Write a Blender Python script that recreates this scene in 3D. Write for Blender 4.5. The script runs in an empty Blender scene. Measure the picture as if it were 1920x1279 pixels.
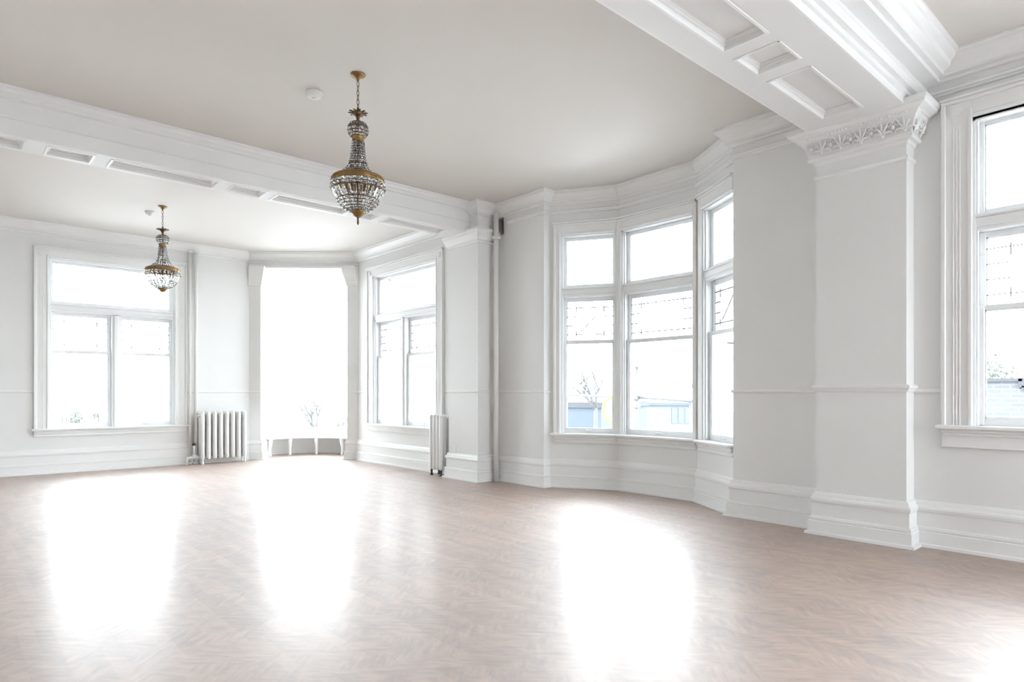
import bpy, math, random
from mathutils import Vector, Matrix
random.seed(7)
scene = bpy.context.scene
COL = scene.collection
PI = math.pi

# ------------------------------------------------------------------ materials
def new_mat(name):
    m = bpy.data.materials.new(name); m.use_nodes = True
    nt = m.node_tree
    return m, nt, nt.nodes, nt.links, nt.nodes['Principled BSDF']

def paint(name, col, rough=0.5, var=0.03, scale=3.0, bump=0.0, bscale=60.0, metal=0.0, spec=0.5):
    """painted / plain surface with a little procedural variation"""
    m, nt, N, L, b = new_mat(name)
    tc = N.new('ShaderNodeTexCoord')
    nz = N.new('ShaderNodeTexNoise'); nz.inputs['Scale'].default_value = scale; nz.inputs['Detail'].default_value = 4
    L.new(tc.outputs['Object'], nz.inputs['Vector'])
    mr = N.new('ShaderNodeMapRange'); mr.inputs['To Min'].default_value = 1 - var; mr.inputs['To Max'].default_value = 1 + var
    L.new(nz.outputs['Fac'], mr.inputs['Value'])
    mx = N.new('ShaderNodeVectorMath'); mx.operation = 'SCALE'
    mx.inputs[0].default_value = col
    L.new(mr.outputs['Result'], mx.inputs['Scale'])
    L.new(mx.outputs['Vector'], b.inputs['Base Color'])
    b.inputs['Roughness'].default_value = rough
    b.inputs['Metallic'].default_value = metal
    b.inputs['Specular IOR Level'].default_value = spec
    if bump:
        n2 = N.new('ShaderNodeTexNoise'); n2.inputs['Scale'].default_value = bscale; n2.inputs['Detail'].default_value = 3
        L.new(tc.outputs['Object'], n2.inputs['Vector'])
        bp = N.new('ShaderNodeBump'); bp.inputs['Strength'].default_value = bump; bp.inputs['Distance'].default_value = 0.01
        L.new(n2.outputs['Fac'], bp.inputs['Height']); L.new(bp.outputs['Normal'], b.inputs['Normal'])
    return m

def glass_mat():
    m, nt, N, L, b = new_mat('window_glass')
    N.remove(b)
    out = N['Material Output']
    tr = N.new('ShaderNodeBsdfTransparent'); tr.inputs['Color'].default_value = (0.97, 0.985, 0.98, 1)
    gl = N.new('ShaderNodeBsdfGlossy'); gl.inputs['Roughness'].default_value = 0.02
    fr = N.new('ShaderNodeFresnel'); fr.inputs['IOR'].default_value = 1.45
    mr = N.new('ShaderNodeMath'); mr.operation = 'MULTIPLY'; mr.inputs[1].default_value = 0.7
    mx = N.new('ShaderNodeMixShader')
    L.new(fr.outputs['Fac'], mr.inputs[0]); L.new(mr.outputs['Value'], mx.inputs['Fac'])
    L.new(tr.outputs['BSDF'], mx.inputs[1]); L.new(gl.outputs['BSDF'], mx.inputs[2])
    L.new(mx.outputs['Shader'], out.inputs['Surface'])
    return m

def crystal_mat():
    m, nt, N, L, b = new_mat('cut_crystal')
    b.inputs['Base Color'].default_value = (0.955, 0.96, 0.96, 1)
    b.inputs['Roughness'].default_value = 0.06
    b.inputs['IOR'].default_value = 1.5
    b.inputs['Transmission Weight'].default_value = 1.0
    nz = N.new('ShaderNodeTexNoise'); nz.inputs['Scale'].default_value = 25
    tc = N.new('ShaderNodeTexCoord'); L.new(tc.outputs['Object'], nz.inputs['Vector'])
    mr = N.new('ShaderNodeMapRange'); mr.inputs['To Min'].default_value = 0.0; mr.inputs['To Max'].default_value = 0.10
    L.new(nz.outputs['Fac'], mr.inputs['Value']); L.new(mr.outputs['Result'], b.inputs['Roughness'])
    return m

def floor_mat():
    m, nt, N, L, b = new_mat('oak_floorboards')
    tc = N.new('ShaderNodeTexCoord')
    mp = N.new('ShaderNodeMapping'); mp.inputs['Rotation'].default_value = (0, 0, PI / 2)
    L.new(tc.outputs['Object'], mp.inputs['Vector'])
    br = N.new('ShaderNodeTexBrick')
    br.inputs['Scale'].default_value = 1.0
    br.inputs['Brick Width'].default_value = 0.62; br.inputs['Row Height'].default_value = 0.075
    br.inputs['Mortar Size'].default_value = 0.0012; br.inputs['Bias'].default_value = 0.0
    br.inputs['Color1'].default_value = (0.0, 0.0, 0.0, 1); br.inputs['Color2'].default_value = (1, 1, 1, 1)
    br.inputs['Mortar'].default_value = (0.2, 0.2, 0.2, 1)
    br.offset = 0.5; br.squash = 1.0
    L.new(mp.outputs['Vector'], br.inputs['Vector'])
    gs = []
    for rot, sc in ((PI/4, (12.0, 2.4, 1.0)), (-PI/4, (12.0, 2.4, 1.0))):      # strips laid in two diagonal directions
        m2 = N.new('ShaderNodeMapping'); m2.vector_type = 'TEXTURE'; m2.inputs['Rotation'].default_value = (0, 0, rot); m2.inputs['Scale'].default_value = tuple(1/q for q in sc)
        L.new(tc.outputs['Object'], m2.inputs['Vector'])
        gq = N.new('ShaderNodeTexNoise'); gq.inputs['Scale'].default_value = 2.4; gq.inputs['Detail'].default_value = 7; gq.inputs['Roughness'].default_value = 0.62
        L.new(m2.outputs['Vector'], gq.inputs['Vector']); gs.append(gq)
    sel = N.new('ShaderNodeTexNoise'); sel.inputs['Scale'].default_value = 3.5; sel.inputs['Detail'].default_value = 1
    L.new(tc.outputs['Object'], sel.inputs['Vector'])
    st = N.new('ShaderNodeMapRange'); st.inputs['From Min'].default_value = 0.46; st.inputs['From Max'].default_value = 0.60
    L.new(sel.outputs['Fac'], st.inputs['Value'])
    g = N.new('ShaderNodeMix'); g.data_type = 'FLOAT'
    L.new(st.outputs['Result'], g.inputs[0]); L.new(gs[0].outputs['Fac'], g.inputs[2]); L.new(gs[1].outputs['Fac'], g.inputs[3])
    big = N.new('ShaderNodeTexNoise'); big.inputs['Scale'].default_value = 1.3; big.inputs['Detail'].default_value = 3
    L.new(tc.outputs['Object'], big.inputs['Vector'])
    a1 = N.new('ShaderNodeMath'); a1.operation = 'MULTIPLY'; a1.inputs[1].default_value = 0.13
    L.new(br.outputs['Color'], a1.inputs[0])
    a2 = N.new('ShaderNodeMath'); a2.operation = 'MULTIPLY_ADD'; a2.inputs[1].default_value = 0.92
    L.new(g.outputs[0], a2.inputs[0]); L.new(a1.outputs['Value'], a2.inputs[2])
    a3 = N.new('ShaderNodeMath'); a3.operation = 'MULTIPLY_ADD'; a3.inputs[1].default_value = 0.35
    L.new(big.outputs['Fac'], a3.inputs[0]); L.new(a2.outputs['Value'], a3.inputs[2])
    cr = N.new('ShaderNodeValToRGB')
    e = cr.color_ramp.elements
    e[0].position = 0.36; e[0].color = FLOOR_DARK
    e[1].position = 0.98; e[1].color = FLOOR_LIGHT
    k = cr.color_ramp.elements.new(0.66); k.color = FLOOR_MID
    L.new(a3.outputs['Value'], cr.inputs['Fac'])
    L.new(cr.outputs['Color'], b.inputs['Base Color'])
    mr = N.new('ShaderNodeMapRange'); mr.inputs['To Min'].default_value = FLOOR_ROUGH - 0.05; mr.inputs['To Max'].default_value = FLOOR_ROUGH + 0.06
    L.new(g.outputs[0], mr.inputs['Value']); L.new(mr.outputs['Result'], b.inputs['Roughness'])
    b.inputs['IOR'].default_value = FLOOR_IOR
    b.inputs['Coat Weight'].default_value = 0.2; b.inputs['Coat Roughness'].default_value = 0.22; b.inputs['Coat IOR'].default_value = 1.5
    bp = N.new('ShaderNodeBump'); bp.inputs['Strength'].default_value = 0.06; bp.inputs['Distance'].default_value = 0.004
    L.new(g.outputs[0], bp.inputs['Height']); L.new(bp.outputs['Normal'], b.inputs['Normal'])
    return m

def brick_mat(name, c1, c2, mortar, w=0.42, h=0.14):
    m, nt, N, L, b = new_mat(name)
    tc = N.new('ShaderNodeTexCoord')
    mp = N.new('ShaderNodeMapping'); mp.inputs['Rotation'].default_value = (PI / 2, 0, PI / 2)
    L.new(tc.outputs['Object'], mp.inputs['Vector'])
    br = N.new('ShaderNodeTexBrick'); br.inputs['Scale'].default_value = 1
    br.inputs['Brick Width'].default_value = w; br.inputs['Row Height'].default_value = h; br.inputs['Mortar Size'].default_value = 0.02
    br.inputs['Color1'].default_value = c1; br.inputs['Color2'].default_value = c2; br.inputs['Mortar'].default_value = mortar
    sp = N.new('ShaderNodeSeparateXYZ'); L.new(tc.outputs['Object'], sp.inputs['Vector'])
    cb = N.new('ShaderNodeCombineXYZ'); L.new(sp.outputs['Y'], cb.inputs['X']); L.new(sp.outputs['Z'], cb.inputs['Y'])
    L.new(cb.outputs['Vector'], br.inputs['Vector'])
    L.new(br.outputs['Color'], b.inputs['Base Color'])
    b.inputs['Roughness'].default_value = 0.85
    return m

FLOOR_DARK = (0.12, 0.064, 0.042, 1); FLOOR_MID = (0.255, 0.152, 0.10, 1); FLOOR_LIGHT = (0.43, 0.275, 0.185, 1)
FLOOR_ROUGH = 0.56; FLOOR_IOR = 3.6
M = {}
M['wall'] = paint('white_wall_paint', (0.79, 0.79, 0.78), 0.55, 0.012, 1.5, 0.03, 90)
M['trim'] = paint('white_trim_gloss', (0.83, 0.83, 0.822), 0.35, 0.01, 2.0)
M['ceil'] = paint('ceiling_paint', (0.715, 0.68, 0.64), 0.7, 0.012, 0.8)
M['sash'] = paint('sash_gloss_paint', (0.83, 0.84, 0.845), 0.3, 0.01, 3.0)
M['rad'] = paint('radiator_enamel', (0.83, 0.83, 0.82), 0.32, 0.015, 6.0)
M['iron'] = paint('dark_cast_iron', (0.06, 0.055, 0.05), 0.5, 0.1, 20)
M['pipe'] = paint('painted_pipe', (0.83, 0.82, 0.79), 0.4, 0.02, 5)
M['plastic'] = paint('white_plastic', (0.82, 0.82, 0.80), 0.35, 0.005, 4)
M['brass'] = paint('aged_brass', (0.29, 0.185, 0.08), 0.42, 0.2, 14, metal=1.0)
M['bronze'] = paint('dark_bronze', (0.15, 0.10, 0.06), 0.42, 0.2, 14, metal=1.0)
M['bulb'] = paint('frosted_bulb', (0.85, 0.83, 0.78), 0.25, 0.01, 5)
M['lead'] = paint('lead_came', (0.20, 0.20, 0.205), 0.6, 0.05, 20)
M['dark'] = paint('unpainted_plaster_shadow', (0.30, 0.29, 0.27), 0.9, 0.1, 12)
M['glass'] = glass_mat()
M['crystal'] = crystal_mat()
M['floor'] = floor_mat()
M['street'] = paint('pale_street_concrete', (0.40, 0.40, 0.40), 0.9, 0.06, 0.3)
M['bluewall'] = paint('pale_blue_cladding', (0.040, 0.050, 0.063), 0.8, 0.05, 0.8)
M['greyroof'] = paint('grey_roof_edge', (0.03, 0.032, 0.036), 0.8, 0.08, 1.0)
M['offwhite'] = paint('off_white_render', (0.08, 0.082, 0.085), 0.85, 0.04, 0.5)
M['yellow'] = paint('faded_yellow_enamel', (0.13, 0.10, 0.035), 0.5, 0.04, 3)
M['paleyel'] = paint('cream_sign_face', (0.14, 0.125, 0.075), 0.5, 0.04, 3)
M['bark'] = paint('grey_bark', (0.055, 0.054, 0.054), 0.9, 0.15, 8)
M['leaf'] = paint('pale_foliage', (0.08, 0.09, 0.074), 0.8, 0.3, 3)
M['steel'] = paint('galvanised_steel', (0.05, 0.052, 0.056), 0.5, 0.08, 5)
M['wire'] = paint('black_cable', (0.06, 0.06, 0.065), 0.6, 0.05, 5)
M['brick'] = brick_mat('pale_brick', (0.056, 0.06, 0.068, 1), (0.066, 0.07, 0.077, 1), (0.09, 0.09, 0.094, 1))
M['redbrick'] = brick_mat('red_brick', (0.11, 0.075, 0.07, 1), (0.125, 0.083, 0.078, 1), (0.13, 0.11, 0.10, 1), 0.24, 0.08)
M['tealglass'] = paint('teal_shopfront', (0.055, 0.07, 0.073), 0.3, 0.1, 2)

# ------------------------------------------------------------------ mesh builder
class MB:
    def __init__(s): s.v = []; s.f = []; s.sm = []
    def add(s, verts, faces, smooth=False):
        o = len(s.v); s.v += [tuple(v) for v in verts]
        for f in faces: s.f.append(tuple(i + o for i in f)); s.sm.append(smooth)
    def box(s, x0, x1, y0, y1, z0, z1, fr=None):
        p = [(x0,y0,z0),(x1,y0,z0),(x1,y1,z0),(x0,y1,z0),(x0,y0,z1),(x1,y0,z1),(x1,y1,z1),(x0,y1,z1)]
        if fr: p = [fr(*q) for q in p]
        s.add(p, [(0,3,2,1),(4,5,6,7),(0,1,5,4),(1,2,6,5),(2,3,7,6),(3,0,4,7)])
    def bbox(s, x0, x1, y0, y1, z0, z1, b, fr=None):
        """box whose edges are chamfered by b (all twelve)"""
        xs = (x0, x1); ys = (y0, y1); zs = (z0, z1)
        P = {}; V = []
        for i in (0,1):
            for j in (0,1):
                for k in (0,1):
                    sx, sy, sz = (1,-1)[i], (1,-1)[j], (1,-1)[k]
                    for a in range(3):
                        q = [xs[i] + sx*b, ys[j] + sy*b, zs[k] + sz*b]
                        q[a] = (xs[i], ys[j], zs[k])[a]
                        P[(i,j,k,a)] = len(V); V.append(q)
        F = []
        for a in range(3):
            for e in (0,1):
                c = []
                for (u,w) in ((0,0),(1,0),(1,1),(0,1)):
                    t = [0,0,0]; t[a] = e; t[(a+1)%3] = u; t[(a+2)%3] = w
                    c.append(P[(t[0],t[1],t[2],a)])
                F.append(tuple(c if e else c[::-1]))
        for a in range(3):
            u, w = (a+1)%3, (a+2)%3
            for eu in (0,1):
                for ew in (0,1):
                    t0 = [0,0,0]; t1 = [0,0,0]
                    t0[u]=t1[u]=eu; t0[w]=t1[w]=ew; t1[a]=1
                    F.append((P[(*t0,u)],P[(*t1,u)],P[(*t1,w)],P[(*t0,w)]))
        for i in (0,1):
            for j in (0,1):
                for k in (0,1):
                    F.append((P[(i,j,k,0)],P[(i,j,k,1)],P[(i,j,k,2)]))
        if fr: V = [fr(*q) for q in V]
        s.add(V, F)
    def prism(s, poly, z0, z1, fr=None):
        n = len(poly)
        p = [(x,y,z0) for x,y in poly] + [(x,y,z1) for x,y in poly]
        if fr: p = [fr(*q) for q in p]
        s.add(p, [tuple(range(n-1,-1,-1)), tuple(range(n,2*n))] + [(i,(i+1)%n,n+(i+1)%n,n+i) for i in range(n)])
    def lathe(s, prof, seg=20, c=(0,0,0), smooth=True, ring=None):
        """prof: (radius, z) from top to bottom"""
        V = []; F = []
        n = len(prof)
        for (r, z) in prof:
            for k in range(seg):
                a = 2*PI*k/seg; V.append((c[0]+r*math.cos(a), c[1]+r*math.sin(a), c[2]+z))
        for i in range(n-1):
            for k in range(seg):
                k2 = (k+1)%seg
                F.append((i*seg+k, (i+1)*seg+k, (i+1)*seg+k2, i*seg+k2))
        s.add(V, F, smooth)
    def tube(s, pts, r, seg=8, closed=False, smooth=True, cap=True, flat=1.0):
        pts = [Vector(p) for p in pts]; n = len(pts)
        rr = r if isinstance(r, (list, tuple)) else [r]*n
        V = []; F = []
        up = Vector((0,0,1)); prev = None
        for i, p in enumerate(pts):
            if closed: d = pts[(i+1)%n] - pts[i-1]
            elif i == 0: d = pts[1]-p
            elif i == n-1: d = p-pts[i-1]
            else: d = pts[i+1]-pts[i-1]
            d.normalize()
            if prev is None:
                ref = up if abs(d.z) < 0.9 else Vector((1,0,0))
                a = d.cross(ref).normalized()
            else:
                a = (prev - d*prev.dot(d))
                if a.length < 1e-6: a = d.cross(up)
                a.normalize()
            b = d.cross(a); prev = a
            for k in range(seg):
                t = 2*PI*k/seg
                V.append(p + a*(rr[i]*math.cos(t)) + b*(rr[i]*flat*math.sin(t)))
        m = n if closed else n-1
        for i in range(m):
            j = (i+1)%n
            for k in range(seg):
                k2 = (k+1)%seg
                F.append((i*seg+k, i*seg+k2, j*seg+k2, j*seg+k))
        if cap and not closed:
            F.append(tuple(range(seg-1,-1,-1))); F.append(tuple((n-1)*seg+k for k in range(seg)))
        s.add(V, F, smooth)
    def ball(s, c, r, seg=10, rings=6, smooth=True):
        rx, ry, rz = r if isinstance(r, (tuple, list)) else (r, r, r)
        V = [(c[0],c[1],c[2]+rz)]; F = []
        for i in range(1, rings):
            a = PI*i/rings
            for k in range(seg):
                t = 2*PI*k/seg
                V.append((c[0]+rx*math.sin(a)*math.cos(t), c[1]+ry*math.sin(a)*math.sin(t), c[2]+rz*math.cos(a)))
        V.append((c[0],c[1],c[2]-rz)); e = len(V)-1
        for k in range(seg): F.append((0, 1+k, 1+(k+1)%seg))
        for i in range(rings-2):
            for k in range(seg):
                F.append((1+i*seg+k, 1+(i+1)*seg+k, 1+(i+1)*seg+(k+1)%seg, 1+i*seg+(k+1)%seg))
        o = 1+(rings-2)*seg
        for k in range(seg): F.append((o+k, e, o+(k+1)%seg))
        s.add(V, F, smooth)
    def sweep(s, path, prof, smooth=False, caps=True):
        """path: list of (x,y), room on the LEFT of travel; prof: (offset into room, z) top to bottom"""
        n = len(path); P = [Vector((p[0],p[1])) for p in path]
        nor = []
        for i in range(n-1):
            d = (P[i+1]-P[i]).normalized(); nor.append(Vector((-d.y, d.x)))
        V = []; F = []; m = len(prof)
        for i in range(n):
            if i == 0: q = nor[0]
            elif i == n-1: q = nor[-1]
            else:
                q = nor[i-1]+nor[i]; q = q/(1+nor[i-1].dot(nor[i]))
            for (o, z) in prof: V.append((P[i].x+q.x*o, P[i].y+q.y*o, z))
        for i in range(n-1):
            for j in range(m-1):
                F.append((i*m+j, (i+1)*m+j, (i+1)*m+j+1, i*m+j+1)[::-1])
        if caps:
            F.append(tuple(range(m))); F.append(tuple((n-1)*m+j for j in range(m-1,-1,-1)))
        s.add(V, F, smooth)
    def build(s, name, mat, parent=None, loc=None):
        me = bpy.data.meshes.new(name)
        vs = s.v
        if loc: vs = [(v[0]-loc[0], v[1]-loc[1], v[2]-loc[2]) for v in vs]
        me.from_pydata(vs, [], s.f); me.update()
        me.polygons.foreach_set('use_smooth', s.sm)
        me.materials.append(mat)
        o = bpy.data.objects.new(name, me); COL.objects.link(o)
        if loc: o.location = loc
        if parent: o.parent = parent
        return o

def tag(o, label, cat=None, group=None, kind=None):
    if label: o['label'] = label
    if cat: o['category'] = cat
    if group: o['group'] = group
    if kind: o['kind'] = kind
    return o
def empty(name, loc, rz=0.0):
    o = bpy.data.objects.new(name, None); COL.objects.link(o)
    o.location = loc; o.rotation_euler = (0,0,rz); o.empty_display_size = 0.1
    return o
def copy_tree(o, parent=None):
    c = o.copy(); COL.objects.link(c); c.parent = parent
    for ch in list(o.children): copy_tree(ch, c)
    return c
def frame(p, q, z=0.0):
    """local frame on a wall travelled p->q with the room on the left: s along, n outwards"""
    P = Vector(p); D = (Vector(q)-P); L = D.length; D.normalize()
    Nn = Vector((D.y, -D.x))
    return (lambda s, n, zz: (P.x+D.x*s+Nn.x*n, P.y+D.y*s+Nn.y*n, zz)), L

# ------------------------------------------------------------------ the plan
CZ = 4.07        # ceiling of the middle and near part
CF = 4.00        # ceiling of the far part
XR = 6.23        # right wall
YF = 12.58       # far wall
P_ = (XR, 3.46); N_ = (6.28, 3.46); M_ = (6.76, 4.22); L_ = (6.76, 5.41); K_ = (6.28, 6.24); J_ = (6.17, 6.24)
XN = 6.17        # recessed wall by the pier
PY0, PY1, PX = 7.24, 7.95, 5.81       # pier under the far beam
XFR = 6.02       # right wall of the far part
D2 = (6.02, 11.20); D1 = (4.43, 12.58)      # chamfered corner
dv = Vector((D1[0]-D2[0], D1[1]-D2[1])); DL = dv.length; dv.normalize(); dn = Vector((dv.y, -dv.x))
def dg(s, n=0.0): return (D2[0]+dv.x*s+dn.x*n, D2[1]+dv.y*s+dn.y*n)
DA, DB = 0.215, DL-0.225              # opening of the corner turret
TC = dg((DA+DB)/2)                    # turret centre
TR = 1.40
QX, QY0, QY1 = 6.035, 1.78, 2.52      # near pilaster

def wall(name, p, q, th, z0, z1, openings, label, extra=None, mat=None):
    fr, L = frame(p, q)
    ss = sorted(set([0.0, L] + [v for o in openings for v in o[:2]]))
    mb = MB()
    for a, b in zip(ss[:-1], ss[1:]):
        mid = (a+b)/2
        cuts = sorted([(o[2], o[3]) for o in openings if o[0]-1e-6 <= mid <= o[1]+1e-6])
        z = z0
        for (c0, c1) in cuts:
            if c0 > z+1e-4: mb.box(a, b, 0, th, z, c0, fr)
            z = c1
        if z < z1-1e-4: mb.box(a, b, 0, th, z, z1, fr)
    if extra: extra(mb, fr)
    o = mb.build(name, mat or M['wall'])
    return tag(o, label, 'wall', kind='structure')

WT = 0.30
# window openings measured along each wall
W4 = dict(s0=0.20+4.0-0.0, s1=1.35+4.0)                 # near right wall runs from y=-4
wall('wall_right', (XR, -4.0), P_, WT, 0, CZ+.1, [(4.22, 5.36, 1.00, 3.50), (0.6, 2.6, 0.9, 3.5)], 'white right wall in the foreground with a tall sash window at the photo edge')  # second opening lies out of view, added to let in extra daylight
wall('wall_bay', N_, M_, 0.26, 0, CZ+.1, [(0.03, 0.76, 0.72, 3.46)], 'near angled side of the white window bay, seen edge-on')
wall('wall_bay', M_, L_, 0.26, 0, CZ+.1, [(0.05, 1.14, 0.72, 3.46)], 'middle side of the white window bay under its widest window')
wall('wall_bay', L_, K_, 0.26, 0, CZ+.1, [(0.03, 0.80, 0.72, 3.46)], 'far angled side of the white window bay next to the narrow wall strip')
def niche_back(mb, fr): mb.box(0.80, 1.05, 0.22, 0.28, 3.60, 3.95, fr); mb.box(0.84, 0.86, 0.0, 0.25, 3.62, 3.92, fr)
wall('wall_alcove', J_, (XN, PY0+.3), WT, 0, CZ+.1, [(0.86, 0.995, 3.64, 3.89)], 'narrow white wall strip between the bay and the corner pipe', niche_back)
wall('wall_right', (XFR, PY1-.4), D2, WT, 0, CF+.1, [(1.02, 3.07, 0.70, 3.46)], 'white right wall of the far end with a paired sash window behind the small radiator')
wall('wall_corner', D2, D1, 0.22, 0, CF+.1, [(DA, DB, -0.02, 3.72)], 'white chamfered corner wall with the tall opening into the round turret')
wall('wall_far', D1, (-2.5, YF), WT, 0, CF+.1, [(D1[0]-3.12, D1[0]-1.28, 0.70, 3.46)], 'white far wall with the wide paired window and the large radiator')
wall('wall_left', (-2.5, YF+.3), (-2.5, -4.0), WT, 0, CZ+.1, [], 'white left wall outside the picture')
wall('wall_back', (-2.8, -4.0), (XR+.3, -4.0), WT, 0, CZ+.1, [(7.0, 8.35, 0.7, 3.45)], 'white back wall behind the viewpoint')  # bare opening added behind the viewpoint to brighten the faces turned towards it

# pier that carries the far beam and pilaster that carries the near beam
def capital_prof(z, o): return [(a*o, z+b) for a, b in ((0,.20),(1.0,.20),(1.0,.165),(.86,.155),(.80,.12),(.55,.085),(.42,.05),(.40,.035),(.15,.025),(.10,0),(0,-.005))]
t = empty('trim_1', (PX, (PY0+PY1)/2, 0)); tag(t, 'white wall pier with a plain moulded cap under the far ceiling beam', 'pier', kind='structure')
mb = MB(); mb.box(PX, XN+.3, PY0, PY1, 0, CZ+.05); mb.build('shaft', M['wall'], t, None).matrix_parent_inverse = Matrix.Translation((-PX, -(PY0+PY1)/2, 0))
mb = MB(); mb.sweep([(XN, PY0), (PX, PY0), (PX, PY1), (XFR+.02, PY1)], capital_prof(3.49, .085)); mb.build('cap', M['trim'], t).matrix_parent_inverse = Matrix.Translation((-PX, -(PY0+PY1)/2, 0))

def keep(o, root):
    """part meshes are written in world coordinates: cancel the root's offset"""
    o.parent = root
    o.matrix_parent_inverse = (Matrix.Translation(root.location) @ root.rotation_euler.to_matrix().to_4x4()).inverted()
    return o

t = empty('trim_2', (QX, (QY0+QY1)/2, 0)); tag(t, 'broad white pilaster with a carved leaf capital under the near beam', 'pilaster', kind='structure')
mb = MB(); mb.box(QX, XR+.05, QY0, QY1, 0, 3.66); keep(mb.build('shaft', M['wall']), t)
qpath = [(XR, QY0), (QX, QY0), (QX, QY1), (XR, QY1)]
mb = MB()
mb.sweep(qpath, [(0,3.30),(.014,3.295),(.02,3.28),(.014,3.262),(0,3.255)])
mb.sweep(qpath, [(0,3.70),(.20,3.70),(.20,3.672),(.185,3.665),(.178,3.645),(.15,3.632),(.125,3.62),(.10,3.59),(.078,3.55),(.06,3.50),(.05,3.465),(.058,3.455),(.06,3.44),(.05,3.425),(.02,3.42),(.012,3.40),(0,3.39)])
keep(mb.build('capital', M['trim']), t)
# carved foliage on the capital: leaves and scrolls lying on its sloping face
def carved(mb, fr, L):
    n = max(2, int(round(L/0.082)))
    zc = 3.535
    def srf(z): # outward offset of the capital face at height z
        k = (z-3.465)/(3.62-3.465); return 0.05 + 0.072*max(0, min(1, k))**1.4
    def pt(s, z, lift=0.004): return Vector(fr(s, -(srf(z)+lift*1.7), z))
    for i in range(n):
        c = (i+.5)*L/n; w = L/n
        if i % 2 == 0:
            for a in (-62, -31, 0, 31, 62):        # palmette
                r = math.radians(a); l = .082 - .0003*abs(a)
                p0 = (c, zc-.055); pts = []; rad = []
                for q in range(6):
                    u = q/5; bend = r*(0.7+.5*u)
                    pts.append(pt(p0[0]+math.sin(bend)*l*u, p0[1]+math.cos(bend)*l*u*1.25, .006+.006*math.sin(u*PI)))
                    rad.append(.0035+.005*math.sin(PI*(.15+.8*u)))
                mb.tube(pts, rad, 6)
            mb.ball(pt(c, zc-.058, .008), .013, 8, 6)
        else:
            for sgn in (-1, 1):                    # pair of C scrolls
                pts = []
                for q in range(20):
                    a = q/19*2.3*PI; rr = .027*(1-.72*q/19)
                    pts.append(pt(c+sgn*(.024-rr*math.cos(a)*1.0), zc+.016+rr*math.sin(a), .007))
                mb.tube(pts, [.0065-.0025*q/19 for q in range(20)], 6)
                pts = [pt(c+sgn*(.004+.038*u), zc-.06+.035*math.sin(u*2.4), .006) for u in (0,.25,.5,.75,1)]
                mb.tube(pts, [.005,.007,.008,.006,.003], 6)
            mb.ball(pt(c, zc-.01, .01), (.014,.014,.018), 8, 6)
    for k in range(int(L/.03)):
        mb.ball(pt((k+.5)*L/int(L/.03), 3.612, .004), .0085, 6, 4)
mb = MB()
fr, L = frame((QX, QY0-.05), (QX, QY1+.05)); carved(mb, fr, L)
fr, L = frame((XR-.02, QY0), (QX-.05, QY0)); carved(mb, fr, L)
keep(tag(mb.build('carved_band', M['trim']), 'band of carved leaves and scrolls'), t)
mb = MB(); mb.sweep(qpath, [(0,1.368),(.022,1.365),(.034,1.352),(.03,1.335),(.018,1.325),(.014,1.31),(0,1.304)]); keep(mb.build('rail', M['trim']), t)

# ------------------------------------------------------------------ floor and ceilings
def arc(r, a0, a1, n, c=None):
    c = c or TC
    return [(c[0]+r*math.cos(a0+(a1-a0)*k/n), c[1]+r*math.sin(a0+(a1-a0)*k/n)) for k in range(n+1)]
AN = math.atan2(dn.y, dn.x)           # direction out of the turret
TA0, TA1 = AN-PI/2, AN+PI/2
mb = MB()
mb.prism([(-2.8,-4.3),(6.53,-4.3),(6.53,3.4),(7.05,4.1),(7.05,5.5),(6.5,6.3),(6.4,12.0)] + arc(TR+.14, TA0, TA1, 24) + [(4.0,12.88),(-2.8,12.88)], -0.12, 0.0)
tag(mb.build('floor', M['floor']), 'polished brown oak strip floor mirroring the bright windows', 'floor', kind='structure')
mb = MB()
mb.prism([(-2.8,-4.3),(6.53,-4.3),(6.53,3.4),(7.05,4.1),(7.05,5.5),(6.5,6.3),(6.4,7.62),(-2.8,7.62)], CZ, CZ+.15)
mb.prism([(-2.8,7.62),(6.36,7.62),(6.36,11.0),(D2[0]+.3,D2[1]+.0)] + arc(TR+.2, TA0, TA1, 24) + [(4.0,12.88),(-2.8,12.88)], CF, CZ+.15)
tag(mb.build('ceiling', M['ceil']), 'plain warm white plaster ceiling in three bays between the beams', 'ceiling', kind='structure')

# ------------------------------------------------------------------ beams
def beam(name, y0, y1, x0, x1, zs, ztop0, ztop1, panels, py0, py1, p0, p1, label, prof0, prof1):
    t = empty(name, ((x0+x1)/2, (y0+y1)/2, zs)); tag(t, label, 'ceiling beam', kind='structure')
    # soffit made of a grid of slabs that leaves the sunk panels open
    mb = MB(); th = 0.05
    xs = [x0] + [v for p in panels for v in p] + [x1]
    for i in range(0, len(xs), 2): mb.box(xs[i], xs[i+1], y0, y1, zs, zs+th)
    for a, b in panels:
        mb.box(a, b, y0, py0, zs, zs+th); mb.box(a, b, py1, y1, zs, zs+th)
    mb.box(x0, x1, y0, y1, zs+th, max(ztop0, ztop1))
    keep(mb.build('body', M['wall']), t)
    for a, b in panels:                       # moulding round each sunk panel
        mb = MB(); g = .022
        mb.sweep([(a,py0),(b,py0),(b,py1),(a,py1),(a,py0)], [(0,zs+th),(g*1.9,zs+th),(g*1.9,zs+.042),(g*1.3,zs+.036),(g*1.25,zs+.026),(g*.7,zs+.022),(g*.65,zs+.008),(g*.3,zs-.006),(-.012,zs-.006),(-.014,zs+.004),(0,zs+.004)], caps=False)
        keep(mb.build('panel_moulding', M['trim']), t)
    mb = MB(); mb.sweep([(x1, y0), (x0, y0)][::1], prof0); mb.sweep([(x0, y1), (x1, y1)], prof1)
    keep(mb.build('side_moulding', M['trim']), t)
    return t
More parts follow.
